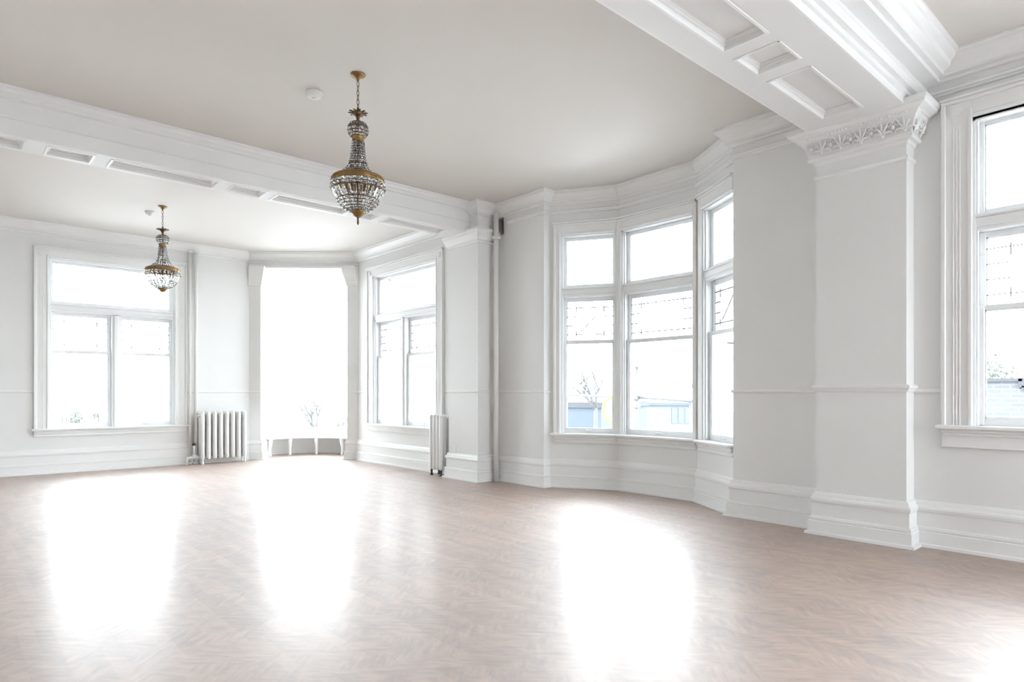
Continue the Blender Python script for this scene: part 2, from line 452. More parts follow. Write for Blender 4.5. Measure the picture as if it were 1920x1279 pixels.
def entab(zs, zt, p):       # layered side of the near beam
    return [(0,zt),(p,zt),(p,zt-.022),(p-.02,zt-.03),(p-.025,zt-.055),(p-.06,zt-.075),(p-.075,zt-.10),(p-.12,zt-.125),(p-.125,zt-.15),(p-.16,zt-.155),(p-.165,zt-.185),
            (.075,zt-.195),(.075,zs+.155),(.10,zs+.148),(.105,zs+.13),(.085,zs+.115),(.075,zs+.105),(.04,zs+.10),(.04,zs+.062),(.02,zs+.055),(.015,zs),(0,zs)]
def entab_small(zs, zt, p):
    return [(0,zt),(p,zt),(p,zt-.02),(p-.02,zt-.03),(p-.03,zt-.055),(p-.06,zt-.075),(p-.07,zt-.09),(.03,zt-.10),(.02,zt-.12),(.02,zs+.17),(.03,zs+.165),(.03,zs+.15),(.012,zs+.145),(.012,zs+.012),(0,zs)]
# travel so that "left" is away from the beam: y0 face looks to -y, so travel +x -> left is +y; use reversed
beam('trim_3', 1.76, 2.51, -2.5, XR+.02, 3.66, CZ, CZ, [(-1.9,-.9),(-.74,-.42),(-.26,.77),(.93,1.25),(1.41,2.44),(2.60,2.92),(2.96+.12,4.03),(4.19,4.51),(4.68,5.66)], 2.00, 2.31, 0, 0,
     'near white ceiling beam with layered sides and sunk soffit panels', entab(3.66, CZ, .34), entab(3.66, CZ, .20))
beam('trim_4', 7.43, 7.86, -2.5, PX+.03, 3.66, CZ, CF, [(-2.1,-1.7),(-1.54,-.5),(-.34,.03),(.19-.9+.85,.58),(.76,1.13),(1.29,2.32),(2.48,2.86),(2.99,3.95),(4.12,4.37),(4.51,5.50)], 7.505, 7.785, 0, 0,
     'far white ceiling beam with small sunk panels along its underside', entab_small(3.66, CZ, .14), entab_small(3.66, CF, .12))

# ------------------------------------------------------------------ cornices, rails, baseboards
def corn(zt, p):
    return [(0,zt),(p,zt),(p,zt-.02),(p*.93,zt-.027),(p*.90,zt-.05),(p*.70,zt-.075),(p*.52,zt-.105),(p*.44,zt-.135),(p*.40,zt-.14),(p*.40,zt-.16),(p*.20,zt-.168),(p*.14,zt-.185),(0,zt-.19)]
def pict(z): return [(0,z+.03),(.022,z+.026),(.034,z+.012),(.03,z-.004),(.016,z-.012),(.014,z-.026),(0,z-.03)]
BASE = [(0,.385),(.012,.382),(.022,.366),(.026,.345),(.040,.335),(.044,.318),(.040,.296),(.030,.286),(.030,.166),(.046,.160),(.050,.142),(.044,.128),(.054,.122),(.054,.03),(.078,.022),(.080,.0)]
def rail(z): return [(0,z+.03),(.012,z+.027),(.02,z+.014),(.017,z+.002),(.008,z-.004),(0,z-.006)]
def trim(name, path, prof, label, cat, smooth=False):
    mb = MB(); mb.sweep(path, prof); return tag(mb.build(name, M['trim']), label, cat, kind='structure')

bay_path = [P_, N_, M_, L_, K_, J_]
dgA, dgB = dg(DA), dg(DB)
trim('trim_5', [(XR,QY1), P_, (P_[0]+.035,P_[1])], corn(CZ,.15), 'white cornice on the wall between near beam and bay', 'cornice')
trim('trim_6', [N_, M_, L_, K_], corn(CZ,.075), 'white cornice following the three sides of the window bay', 'cornice')
trim('trim_7', [(K_[0]+.01,K_[1]), J_, (XN,PY0), (PX,PY0), (PX,7.40)], corn(CZ,.12), 'white cornice over the narrow wall strip and pier', 'cornice')
trim('trim_8', [(XR,-4), (XR,QY0+.2)], corn(CZ,.17), 'white cornice above the near window at the right edge', 'cornice')
trim('trim_9', [(PX+.0,7.88),(PX,PY1),(XFR,PY1), D2, D1, (-2.5,YF)], corn(CF,.15), 'white cornice round the far end of the room', 'cornice')
trim('trim_10', [(XR,-4), (XR,QY0+.1)], pict(3.80), 'thin picture moulding above the near right window', 'moulding')
trim('trim_11', [(XR,QY1), P_, N_, M_, L_, K_, J_, (XN,6.98)], pict(3.78), 'thin picture moulding running through the window bay', 'moulding')
trim('baseboard_right', [(XR,-4),(XR,QY0),(QX,QY0),(QX,QY1),(XR,QY1),P_,N_,M_,L_,K_,J_,(XN,PY0),(PX,PY0),(PX,PY1),(XFR,PY1),D2,dgA,dg(DA,.22)], BASE, 'tall stepped white baseboard along the right wall, bay and piers', 'baseboard')
trim('baseboard_far', [dg(DB,.22),dgB,D1,(-2.5,YF)], BASE, 'tall stepped white baseboard along the far wall', 'baseboard')
trim('trim_12', [(XR,1.58),(XR,QY0)], rail(1.30), 'short chair rail between the right window and carved pilaster', 'chair rail')
trim('trim_13', [(XR,QY1),P_,(N_[0],N_[1])], rail(1.30), 'chair rail on the wall between carved pilaster and bay', 'chair rail')
trim('trim_14', [K_,J_,(XN,PY0),(PX,PY0),(PX,PY1),(XFR,PY1),(XFR,8.36)], rail(1.30), 'chair rail round the pier and corner pipe', 'chair rail')
trim('trim_15', [(XFR,10.85),D2,dgA], rail(1.30), 'chair rail between far right window and turret opening', 'chair rail')
trim('trim_16', [dgB,D1,(3.33,YF)], rail(1.30), 'chair rail above the large radiator', 'chair rail')
trim('trim_17', [(1.08,YF),(-2.5,YF)], rail(1.30), 'chair rail left of the far window', 'chair rail')
# capitals on both jambs of the turret opening
CAPJ = [(0,3.74),(.10,3.74),(.10,3.71),(.09,3.70),(.085,3.66),(.075,3.60),(.055,3.53),(.035,3.46),(.03,3.43),(.022,3.41),(.015,3.37),(0,3.36)]
trim('trim_18', [(D2[0],D2[1]-.02),D2,dgA,dg(DA,.20)], CAPJ, 'moulded bracket capital on the right jamb of the turret opening', 'capital')
trim('trim_19', [dg(DB,.20),dgB,D1,(D1[0]-.02,YF)], CAPJ, 'moulded bracket capital on the left jamb of the turret opening', 'capital')
mb = MB(); fr, L = frame(D2, D1)
mb.bbox(DA-.05, DB+.05, -.03, .24, 3.70, 3.745, .008, fr); tag(mb.build('trim_20', M['trim']), 'flat lintel moulding over the turret opening', 'lintel', kind='structure')

# ------------------------------------------------------------------ windows
def ring(mb, fr, s0, s1, z0, z1, w, n0, n1, wb=None, wt=None):
    wb = wb or w; wt = wt or w
    c = .005
    mb.bbox(s0, s0+w, n0, n1, z0, z1, c, fr); mb.bbox(s1-w, s1, n0, n1, z0, z1, c, fr)
    mb.box(s0+w-.004, s1-w+.004, n0+.003, n1-.003, z0+.001, z0+wb, fr); mb.box(s0+w-.004, s1-w+.004, n0+.003, n1-.003, z1-wt, z1-.001, fr)
    # glazing bead
    i = .010; a, b, p, q = s0+w, s1-w, z0+wb, z1-wt; m0, m1 = n0+.012, n1-.012
    mb.box(a-.002, a+i, m0, m1, p, q, fr); mb.box(b-i, b+.002, m0, m1, p, q, fr); mb.box(a, b, m0, m1, p-.002, p+i, fr); mb.box(a, b, m0, m1, q-i, q+.002, fr)
def pane(fr, s0, s1, z0, z1, n, root):
    mb = MB(); mb.box(s0, s1, n-.002, n+.002, z0, z1, fr); return mb
def window(name, p, q, s0, s1, z0, z1, label, zt=(2.61, 2.745), zr=1.955, mull=None, cas=(.2,.2), ctop=.155, stool_ext=(.03,.03), apron=True, leaded=True, depth=.30, apron_h=.10, lead_r=.0075):
    fr, L = frame(p, q)
    c = fr((s0+s1)/2, 0, z0); root = empty(name, c); tag(root, label, 'window', kind='structure')
    B = lambda mb, nm, mat, par=root: (keep(mb.build(nm, mat), root) if par is root else None)
    def part(mb, nm, mat): return keep(mb.build(nm, mat), root)
    def sub(mb, nm, mat, par):
        o = mb.build(nm, mat); o.parent = par
        o.matrix_parent_inverse = Matrix.Identity(4)   # part sits at the same local origin as its parent
        return o
    # casing: stepped boards round the opening
    mb = MB(); zc = z1+ctop
    for (a, b, outer) in ((s0-cas[0], s0, 'l'), (s1, s1+cas[1], 'r')):
        if b-a < .03: continue
        w = b-a
        mb.bbox(a, b, -.022, 0.001, z0, zc, .003, fr)
        if w > .09:
            o0, o1 = (a, a+.035) if outer == 'l' else (b-.035, b)
            i0, i1 = (b-.03, b) if outer == 'l' else (a, a+.03)
            mb.bbox(o0, o1, -.042, -.018, z0, zc, .006, fr); mb.bbox(i0, i1, -.032, -.018, z0, zc-.10, .005, fr)
            if w > .15:
                m = (a+b)/2
                for d in (-.022, .0, .022): mb.bbox(m+d-.006, m+d+.006, -.0255, -.02, z0+.02, z1-.05, .003, fr)
                # round boss in the head block
                for rr, hh in ((.048,.012),(.034,.02),(.02,.016)):
                    poly = [(m+rr*math.cos(2*PI*k/20), z1+ctop*.45+rr*math.sin(2*PI*k/20)) for k in range(20)]
                    V = [fr(x, -.022, z) for x, z in poly]+[fr(x, -.022-hh, z) for x, z in poly]
                    mb.add(V, [tuple(range(20,40))]+[(k,(k+1)%20,20+(k+1)%20,20+k) for k in range(20)])
    mb.box(s0-.001, s1+.001, -.022, .001, z1, zc, fr); mb.bbox(s0, s1, -.03, -.018, z1, z1+.03, .005, fr)
    mb.bbox(s0-cas[0], s1+cas[1], -.045, .001, zc-.03, zc, .006, fr)
    mb.bbox(s0-cas[0]-.008, s1+cas[1]+.008, -.065, .001, zc, zc+.022, .006, fr)
    part(mb, 'casing', M['trim'])
    # sill board and apron
    e0, e1 = s0-cas[0]-stool_ext[0], s1+cas[1]+stool_ext[1]
    mb = MB(); mb.bbox(e0, e1, -.085, .0, z0-.012, z0+.022, .008, fr); mb.box(s0, s1, -.002, .12, z0-.02, z0+.02, fr)
    part(mb, 'window_sill', M['trim'])
    if apron:
        mb = MB(); a0, a1 = s0-cas[0], s1+cas[1]; h = apron_h
        mb.bbox(a0, a1, -.02, .001, z0-.012-h, z0-.012, .003, fr); mb.bbox(a0, a1, -.055, -.018, z0-.04, z0-.011, .008, fr)
        mb.bbox(a0+.01, a1-.01, -.04, -.018, z0-.065, z0-.038, .006, fr); mb.bbox(a0, a1, -.032, -.018, z0-.012-h, z0+.012-h, .006, fr)
        part(mb, 'apron', M['trim'])
    # fixed frame: linings, transom bar, mullion
    mb = MB(); zt0, zt1 = zt
    mb.box(s0-.02, s0+.018, 0, depth-.04, z0, z1, fr); mb.box(s1-.018, s1+.02, 0, depth-.04, z0, z1, fr)
    mb.box(s0, s1, 0, depth-.04, z1-.018, z1+.02, fr); mb.box(s0, s1, .10, depth+.03, z0-.03, z0+.035, fr)
    for a, b in ((s0+.018, s0+.034), (s1-.034, s1-.018)): mb.bbox(a, b, .022, .046, z0+.02, z1-.018, .005, fr)
    mb.box(s0, s1, .02, .19, zt0, zt1, fr); mb.bbox(s0+.01, s1-.01, .008, .03, zt0+.03, zt1-.028, .008, fr); mb.bbox(s0+.01, s1-.01, .0, .026, zt1-.03, zt1-.006, .006, fr)
    if mull:
        a, b = mull; mb.box(a, b, .02, .19, z0, zt0+.01, fr); mb.bbox((a+b)/2-.03, (a+b)/2+.03, .002, .03, z0+.02, zt0, .008, fr)
    part(mb, 'frame', M['sash'])
    # sashes
    g = .018
    mb = MB(); ring(mb, fr, s0+g, s1-g, zt1, z1-g, .042, .09, .13, .035, .035); ts = part(mb, 'transom_sash', M['sash'])
    sub(pane(fr, s0+g+.04, s1-g-.04, zt1+.03, z1-g-.03, .11, root), 'glass_pane', M['glass'], ts).matrix_parent_inverse = Matrix.Identity(4)
    bays = [(s0+g, s1-g)] if not mull else [(s0+g, mull[0]), (mull[1], s1-g)]
    for a, b in bays:
        mb = MB(); ring(mb, fr, a, b, zr-.002, zt0, .045, .115, .155, .036, .045)
        for x in (a+.006, b-.039):            # sash horns
            mb.bbox(x, x+.033, .118, .15, zr-.06, zr, .006, fr)
        us = part(mb, 'upper_sash', M['sash'])
        sub(pane(fr, a+.043, b-.043, zr+.03, zt0-.04, .135, root), 'glass_pane', M['glass'], us)
        if leaded:
            mb = MB(); ga, gb, q0, q1 = a+.045, b-.045, zr+.034, zt0-.045
            r = lead_r; m = min(.16, (gb-ga)*.2); Hh = q1-q0
            za, zb = q0+.16*Hh, q1-.17*Hh
            def ln(x0, y0, x1, y1): mb.tube([fr(x0,.129,y0), fr(x1,.129,y1)], r, 6)
            ln(ga, zb, gb, zb); ln(ga, za, gb, za)
            for x, e in ((ga+m, ga), (gb-m, gb)):
                ln(x, zb+.03, x, zb-.07); ln(x, za-.03, x, za+.05)
                for k in (1, 2): y = za+(zb-za)*k/3; ln(x, y, e, y)
            if b-a < .85:
                cx = (ga+gb)/2; 
                ln(cx-.12, zb-.14*Hh, cx+.13, za+.06*Hh)
            sub(mb, 'leading', M['lead'], us)
        mb = MB(); ring(mb, fr, a, b, z0+.02, zr+.034, .045, .07, .112, .062, .036)
        mb.bbox((a+b)/2-.05, (a+b)/2+.05, .05, .075, z0+.05, z0+.07, .006, fr)
        ls = part(mb, 'lower_sash', M['sash'])
        sub(pane(fr, a+.043, b-.043, z0+.08, zr, .091, root), 'glass_pane', M['glass'], ls)
    return root
far0 = D1[0]
window('window_1', D1, (-2.5, YF), far0-3.12, far0-1.28, .70, 3.46, 'wide white paired sash window in the far wall at left', mull=(far0-2.27, far0-2.15), cas=(.20,.20))
o0 = PY1-.4
window('window_2', (XFR, o0), D2, 1.02, 3.07, .70, 3.46, 'white paired sash window behind the small radiator', mull=(2.02, 2.14), cas=(.20,.20))
window('window_3', L_, K_, .03, .80, .72, 3.46, 'left of the three bay windows, overlooking a round yellow sign', cas=(.03,.10), stool_ext=(-.01,.03), depth=.26, zr=1.98)
window('window_4', M_, L_, .05, 1.14, .72, 3.46, 'middle and widest of the three bay windows', cas=(.045,.045), stool_ext=(0,0), depth=.26, zr=1.97)
window('window_5', N_, M_, .03, .76, .72, 3.46, 'right of the three bay windows, half hidden by the wall', cas=(.02,.08), stool_ext=(0,-.01), depth=.26, zr=1.98)
window('window_6', (XR,-4.0), P_, 4.22, 5.36, 1.01, 3.53, 'tall white sash window cut off by the right photo edge', cas=(.22,.215), ctop=.17, apron_h=.15, zr=1.97, lead_r=.0045)

# ------------------------------------------------------------------ corner turret
mb = MB()
def shell(mb, r0, r1, a0, a1, z0, z1, n=36):
    inner = arc(r0, a0, a1, n); outer = arc(r1, a0, a1, n)
    V = [(x,y,z0) for x,y in inner]+[(x,y,z1) for x,y in inner]+[(x,y,z0) for x,y in outer]+[(x,y,z1) for x,y in outer]
    k = n+1; F = []
    for i in range(n):
        F += [(i,k+i,k+i+1,i+1),(2*k+i,2*k+i+1,3*k+i+1,3*k+i),(k+i,3*k+i,3*k+i+1,k+i+1),(i,i+1,2*k+i+1,2*k+i)]
    F += [(0,2*k,3*k,k),(n,k+n,3*k+n,2*k+n)]
    mb.add(V, F)
shell(mb, TR, TR+.14, TA0, TA1, 0, .50); shell(mb, TR, TR+.14, TA0, TA1, 3.84, CF+.05)
shell(mb, TR, TR+.14, TA0, TA0+.22, .5, 3.84, 6); shell(mb, TR, TR+.14, TA1-.22, TA1, .5, 3.84, 6)
tag(mb.build('wall_turret', M['wall']), 'curved low white wall of the corner turret behind the bench', 'wall', kind='structure')
t = empty('window_7', (TC[0]+dn.x*TR, TC[1]+dn.y*TR, .5)); tag(t, 'tall curved window of the corner turret, washed out to pure white', 'window', kind='structure')
cuts = [TA0+.22, AN-math.radians(43), AN+math.radians(43), TA1-.22]
mb = MB()
shell(mb, TR-.02, TR+.10, TA0+.22, TA1-.22, .50, .545); shell(mb, TR-.02, TR+.10, TA0+.22, TA1-.22, 3.79, 3.84); shell(mb, TR-.05, TR, TA0+.22, TA1-.22, 3.82, 3.87)
for a in cuts: shell(mb, TR+.0, TR+.10, a-.035, a+.035, .54, 3.80, 3)
keep(mb.build('frame', M['sash']), t)
for a, b in zip(cuts[:-1], cuts[1:]):
    mb = MB(); shell(mb, TR+.045, TR+.05, a+.03, b-.03, .54, 3.80, 20); keep(mb.build('glass_pane', M['glass']), t)
# curved bench
t = empty('bench', (TC[0]+dn.x*1.18, TC[1]+dn.y*1.18, 0)); tag(t, 'low white curved window bench standing in the corner turret', 'bench')
mb = MB(); shell(mb, 1.0, TR-.02, AN-1.05, AN+1.05, .355, .39, 40); shell(mb, .985, 1.0, AN-1.05, AN+1.05, .345, .392, 40); keep(mb.build('seat', M['trim']), t)
for a in (-1.0, -.52, .0+.06, .58, 1.0):
    mb = MB(); ang = AN+a*.98; u = Vector((math.cos(ang), math.sin(ang))); w = Vector((-u.y, u.x))
    pts = [(TC[0]+u.x*r, TC[1]+u.y*r, z) for r, z in ((1.03,.356),(1.022,.31),(1.03,.25),(1.045,.17),(1.05,.09),(1.035,.03),(1.03,.0))]
    mb.tube(pts, [.036,.04,.034,.026,.022,.026,.03], 10); keep(mb.build('leg', M['trim']), t)

# ------------------------------------------------------------------ radiators
def section_mesh(w, d, z0, z1):
    mb = MB(); r = w/2
    ys = [-d/2+r*1.05, 0, d/2-r*1.05]
    for y in ys:
        pts = [(0,y,z0+r*.6),(0,y,z0+r*1.6),(0,y,(z0+z1)/2),(0,y,z1-r*1.6),(0,y,z1-r*.6)]
        mb.tube(pts, [r*.8,r,r*.98,r,r*.8], 12)
        mb.ball((0,y,z1-r*.75), (r*.95,r*.95,r*.75), 12, 6); mb.ball((0,y,z0+r*.75), (r*.95,r*.95,r*.75), 12, 6)
    for z in (z0+r*1.1, z1-r*1.1):
        mb.tube([(0,ys[0],z),(0,ys[2],z)], r*.97, 12)
    mb.tube([(-r*1.4,0,z0+r*1.2),(r*1.4,0,z0+r*1.2)], r*.6, 10); mb.tube([(-r*1.4,0,z1-r*1.2),(r*1.4,0,z1-r*1.2)], r*.6, 10)
    return mb
def radiator(loc, rz, n, pitch, w, d, label, dark_feet, valve):
    root = empty('radiator', loc, rz); tag(root, label, 'radiator')
    proto = None
    for i in range(n):
        x = (i-(n-1)/2)*pitch
        if proto is None: o = proto = section_mesh(w, d, .085, .955).build('section', M['rad'], root)
        else: o = proto.copy(); COL.objects.link(o); o.parent = root
        o.location = (x, 0, 0)
    for i in (0, n-1):
        for sy in (-1, 1):
            mb = MB(); y = sy*(d/2-.035)
            mb.lathe([(.016,.11),(.018,.06),(.014,.03),(.024,.012),(.026,0),(0,0)], 12, (0,0,0))
            o = mb.build('foot', M['iron'] if dark_feet else M['rad'], root); o.location = ((i-(n-1)/2)*pitch, y, 0)
    if valve:
        mb = MB(); x = -(n-1)/2*pitch-w/2
        mb.tube([(x+.01,0,.13),(x-.14,0,.13),(x-.20,0,.12),(x-.215,0,.06),(x-.215,0,0)], .022, 10)
        mb.tube([(x-.02,0,.13),(x-.06,0,.13)], .034, 10); mb.build('supply_pipe', M['rad'], root)
        mb = MB(); mb.tube([(x-.09,0,.13),(x-.09,0,.34)], .014, 8); mb.tube([(x-.09,0,.13),(x-.09,0,.18)], .028, 10); vv = mb.build('valve', M['rad'], root)
        mb = MB(); mb.lathe([(0,.39),(.03,.385),(.036,.37),(.03,.345),(0,.34)], 14, (x-.09,0,0)); tag(mb.build('valve_knob', M['iron'], vv), 'dark valve knob')
        mb = MB(); mb.tube([(x+.01,-d*.2,.87),(x-.035,-d*.2,.87)], .016, 8); mb.ball((x-.04,-d*.2,.87), .02, 8, 6); mb.build('air_vent', M['rad'], root)
    return root
radiator((3.885, 12.385, 0), 0, 8, .106, .072, .20, 'large white cast iron radiator with eight columns against the far wall', False, True)
radiator((5.845, 8.235, 0), PI/2, 4, .085, .072, .21, 'narrow white cast iron radiator on dark feet under the far right window', True, False)

# pipes
mb = MB()
mb.tube([(3.45,12.50,.0),(3.45,12.50,3.85)], .032, 12); mb.tube([(3.355,12.515,.0),(3.355,12.515,3.84)], .026, 12)
for x, y, r in ((3.45,12.50,.05),(3.355,12.515,.045)):
    mb.lathe([(r*.7,.035),(r,.02),(r,0),(0,0)], 14, (x,y,0)); mb.lathe([(0,3.87),(r*1.2,3.87),(r*1.2,3.85),(r*.7,3.835)], 14, (x,y,0))
tag(mb.build('heating_pipe', M['pipe']), 'pair of white riser pipes beside the large radiator', 'pipe')
t = empty('heating_pipe', (6.08, 7.10, 0)); tag(t, 'white riser pipe in the corner between pier and narrow wall', 'pipe')
mb = MB(); mb.tube([(6.055,7.115,.0),(6.055,7.115,CZ-.14)], .036, 12); keep(mb.build('pipe', M['pipe']), t)
mb = MB(); mb.lathe([(.04,3.60),(.066,3.585),(.07,3.565),(.055,3.55),(.04,3.545)], 16, (6.055,7.115,0)); mb.tube([(6.055,7.115,3.57),(6.02,7.05,3.57)], .014, 8); keep(mb.build('collar', M['pipe']), t)
# outlet
t = empty('wall_outlet', (PX-.006, 7.79, .43)); tag(t, 'small white electrical outlet low on the pier', 'outlet')
mb = MB(); mb.bbox(PX-.008, PX+.001, 7.755, 7.825, .37, .485, .003); keep(mb.build('cover_plate', M['plastic']), t)
for z in (.405, .45):
    mb = MB(); mb.bbox(PX-.011, PX-.007, 7.773, 7.807, z-.014, z+.014, .0015); keep(mb.build('socket', M['plastic']), t)
# smoke alarms
def alarm(x, y, z, label, s=1.0):
    t = empty('smoke_detector', (x, y, z)); tag(t, label, 'smoke detector')
    mb = MB(); mb.lathe([(0,0),(.078*s,0),(.078*s,-.012),(.07*s,-.02)], 28); mb.build('base', M['plastic'], t)
    mb = MB(); mb.lathe([(.068*s,-.018),(.064*s,-.04),(.045*s,-.052),(0,-.055)], 28); mb.lathe([(.022*s,-.05),(.02*s,-.062),(0,-.064)], 16); mb.build('cover', M['plastic'], t)
alarm(2.56, 5.60, CZ, 'white smoke detector on the ceiling beside the near chandelier')
alarm(2.31, 10.70, CF, 'small white smoke detector on the ceiling beside the far chandelier', .8)

# ------------------------------------------------------------------ chandeliers
def bead_chain(mb, pts, r, gap=.0):
    """cut beads threaded along a polyline: little faceted octagonal balls"""
    for i in range(len(pts)-1):
        a, b = Vector(pts[i]), Vector(pts[i+1]); L = (b-a).length; rr = min(r, L*.5)
        mb.tube([a+(b-a)*.03, a+(b-a)*.28, a+(b-a)*.72, a+(b-a)*.97], [rr*.35, rr, rr, rr*.35], 6, smooth=False)
def resample(prof, n):
    L = [0]
    for i in range(1, len(prof)): L.append(L[-1]+math.dist(prof[i], prof[i-1]))
    out = []
    for k in range(n+1):
        t = L[-1]*k/n; i = 0
        while i < len(L)-2 and L[i+1] < t: i += 1
        u = (t-L[i])/(L[i+1]-L[i]); out.append(tuple(prof[i][j]+(prof[i+1][j]-prof[i][j])*u for j in (0,1)))
    return out
def chandelier(loc, label):
    root = empty('chandelier', loc); tag(root, label, 'chandelier', 'crystal basket chandeliers hanging in a row')
    def put(mb, nm, mat, lab=None, par=None):
        o = mb.build(nm, mat, par or root)
        if lab: o['label'] = lab
        return o
    mb = MB(); mb.lathe([(0,0),(.060,0),(.064,-.005),(.060,-.012),(.046,-.018),(.030,-.028),(.018,-.036),(.013,-.048),(.010,-.062),(0,-.064)], 24); put(mb, 'canopy', M['brass'], 'brass ceiling canopy')
    mb = MB(); z = -.062; k = 0
    while z > -.285:
        pts = []; hl = .024; wv = .010
        for q in range(14):
            a = 2*PI*q/14; x = wv*math.cos(a); zz = hl*math.sin(a)
            pts.append((x, 0, z-hl+zz) if k % 2 == 0 else (0, x, z-hl+zz))
        mb.tube(pts, .0028, 6, closed=True); z -= .039; k += 1
    put(mb, 'chain', M['bronze'], 'dark bronze chain')
    mb = MB()                                    # leaf crown
    mb.lathe([(.008,-.29),(.012,-.31),(.022,-.325),(.05,-.335),(.058,-.345),(.03,-.36),(.018,-.375),(.012,-.40),(.02,-.415),(.03,-.42)], 20)
    for q in range(10):
        a = 2*PI*q/10; c, s = math.cos(a), math.sin(a)
        mb.tube([(c*r, s*r, z) for r, z in ((.03,-.345),(.052,-.338),(.068,-.335),(.080,-.336),(.086,-.34))], [.006,.012,.013,.009,.003], 6, flat=.5)
    put(mb, 'crown', M['bronze'], 'leafy bronze crown')
    # crystal globe: strands on the globe profile
    def strands(nm, prof, n, nb, r, lab):
        pr = resample(prof, nb); mb = MB(); bead_chain(mb, [(p[0],0,p[1]) for p in pr], r)
        nf = len(mb.f)
        for p in pr: mb.ball((p[0],0,p[1]), (.006,.006,.006), 6, 4)
        for p in pr[1:-1]:                      # wire of the hoop that ties neighbouring strings together
            aa = [2*PI/n*u/4 for u in range(5)]; mb.tube([(p[0]*math.cos(t_), p[0]*math.sin(t_), p[1]) for t_ in aa], .0032, 4)
        first = put(mb, nm, M['crystal'], lab)
        first.data.materials.append(M['bronze'])
        for f in first.data.polygons[nf:]: f.material_index = 1
        for q in range(1, n):
            o = first.copy(); COL.objects.link(o); o.parent = root; o.rotation_euler = (0,0,2*PI*q/n)
    strands('globe_strand', [(.028,-.425),(.060,-.432),(.078,-.455),(.083,-.485),(.078,-.515),(.062,-.535),(.05,-.545)], 14, 6, .0135, 'string of cut beads on the upper globe')
    for z, r in ((-.43,.055),(-.463,.082),(-.505,.083)):
        mb = MB(); mb.lathe([(r-.005,z+.003),(r+.002,z+.003),(r+.002,z-.003),(r-.005,z-.003),(r-.005,z+.003)], 24)
        put(mb, 'globe_hoop', M['bronze'])
    mb = MB(); mb.lathe([(.040,-.535),(.056,-.54),(.058,-.552),(.052,-.56),(.05,-.575),(.055,-.585),(.05,-.592),(.04,-.592)], 24); put(mb, 'neck_ring', M['brass'])
    strands('neck_strand', [(.047,-.592),(.050,-.64),(.054,-.69),(.062,-.74),(.078,-.79),(.105,-.835),(.15,-.88),(.20,-.905)], 18, 16, .0125, 'string of cut beads flaring from neck to rim')
    for z, r in ((-.705,.055),(-.79,.079)):
        mb = MB(); mb.lathe([(r-.005,z+.003),(r+.002,z+.003),(r+.002,z-.003),(r-.005,z-.003),(r-.005,z+.003)], 24)
        put(mb, 'neck_hoop', M['bronze'])
    mb = MB(); mb.lathe([(.196,-.893),(.206,-.895),(.219,-.905),(.226,-.917),(.222,-.924),(.226,-.933),(.226,-.943),(.22,-.952),(.212,-.953),(.204,-.94),(.198,-.915),(.196,-.893)], 40)
    for q in range(24):
        a = 2*PI*q/24; mb.ball((.224*math.cos(a), .224*math.sin(a), -.93), (.008,.008,.013), 6, 5)
    put(mb, 'rim', M['brass'], 'embossed brass rim')
    strands('rim_strand', [(.219,-.952),(.224,-.985),(.224,-1.012)], 26, 2, .020, 'short string of octagon crystals under the rim')
    # long prisms
    mb = MB(); a, b = Vector((.224,0,-1.014)), Vector((.176,0,-1.10))
    mb.tube([a, a+(b-a)*.12, a+(b-a)*.88, b], [.004,.013,.013,.004], 6, smooth=False, flat=.6)
    first = put(mb, 'prism_drop', M['crystal'], 'long crystal prism')
    for q in range(1, 26):
        o = first.copy(); COL.objects.link(o); o.parent = root; o.rotation_euler = (0,0,2*PI*q/26)
    strands('bowl_strand', [(.176,-1.10),(.15,-1.135),(.11,-1.168),(.062,-1.19)], 20, 5, .0145, 'string of cut beads closing the bowl')
    for z, r in ((-1.013,.225),(-1.10,.177)):
        mb = MB(); mb.lathe([(r-.006,z+.004),(r+.001,z+.004),(r+.001,z-.004),(r-.006,z-.004),(r-.006,z+.004)], 36)
        put(mb, 'bowl_hoop', M['bronze'])
    mb = MB(); mb.lathe([(.066,-1.185),(.066,-1.195),(.056,-1.212),(.044,-1.222),(.03,-1.238),(.014,-1.246),(0,-1.247)], 24); put(mb, 'bottom_cap', M['brass'])
    mb = MB(); mb.lathe([(.006,-1.24),(.010,-1.25),(.007,-1.262),(.0085,-1.28),(.009,-1.295),(.004,-1.31),(0,-1.311)], 12); put(mb, 'finial', M['bronze'], 'slim dark finial')
    mb = MB(); mb.tube([(0,0,-.42),(0,0,-1.20)], .007, 8)
    for q in range(6):
        a = 2*PI*q/6; c, s = math.cos(a), math.sin(a)
        mb.tube([(c*r, s*r, z) for r, z in ((.005,-1.03),(.05,-1.05),(.09,-1.035),(.10,-1.01))], .005, 6)
        mb.lathe([(.014,-1.005),(.014,-1.01),(.006,-1.012)], 10, (c*.10, s*.10, 0)); mb.tube([(c*.10,s*.10,-1.01),(c*.10,s*.10,-.965)], .009, 8)
    lc = put(mb, 'light_cluster', M['bronze'])
    first = None
    for q in range(6):
        a = 2*PI*q/6
        if not first:
            mb = MB(); mb.lathe([(0,.055),(.005,.045),(.012,.02),(.013,.01),(.009,0)], 10); first = o = put(mb, 'bulb', M['bulb'], None, lc)
        else: o = first.copy(); COL.objects.link(o); o.parent = lc
        o.location = (.10*math.cos(a), .10*math.sin(a), -.965)
    return root
ch = chandelier((2.70, 5.03, CZ), 'large near crystal basket chandelier with brass rim hanging in the middle of the room')
c2 = copy_tree(ch); c2.location = (2.387, 10.27, CF)
c2['label'] = 'smaller far crystal chandelier hanging in front of the far left window'
for o in list(c2.children):
    if o.name.startswith('finial'): bpy.data.objects.remove(o)

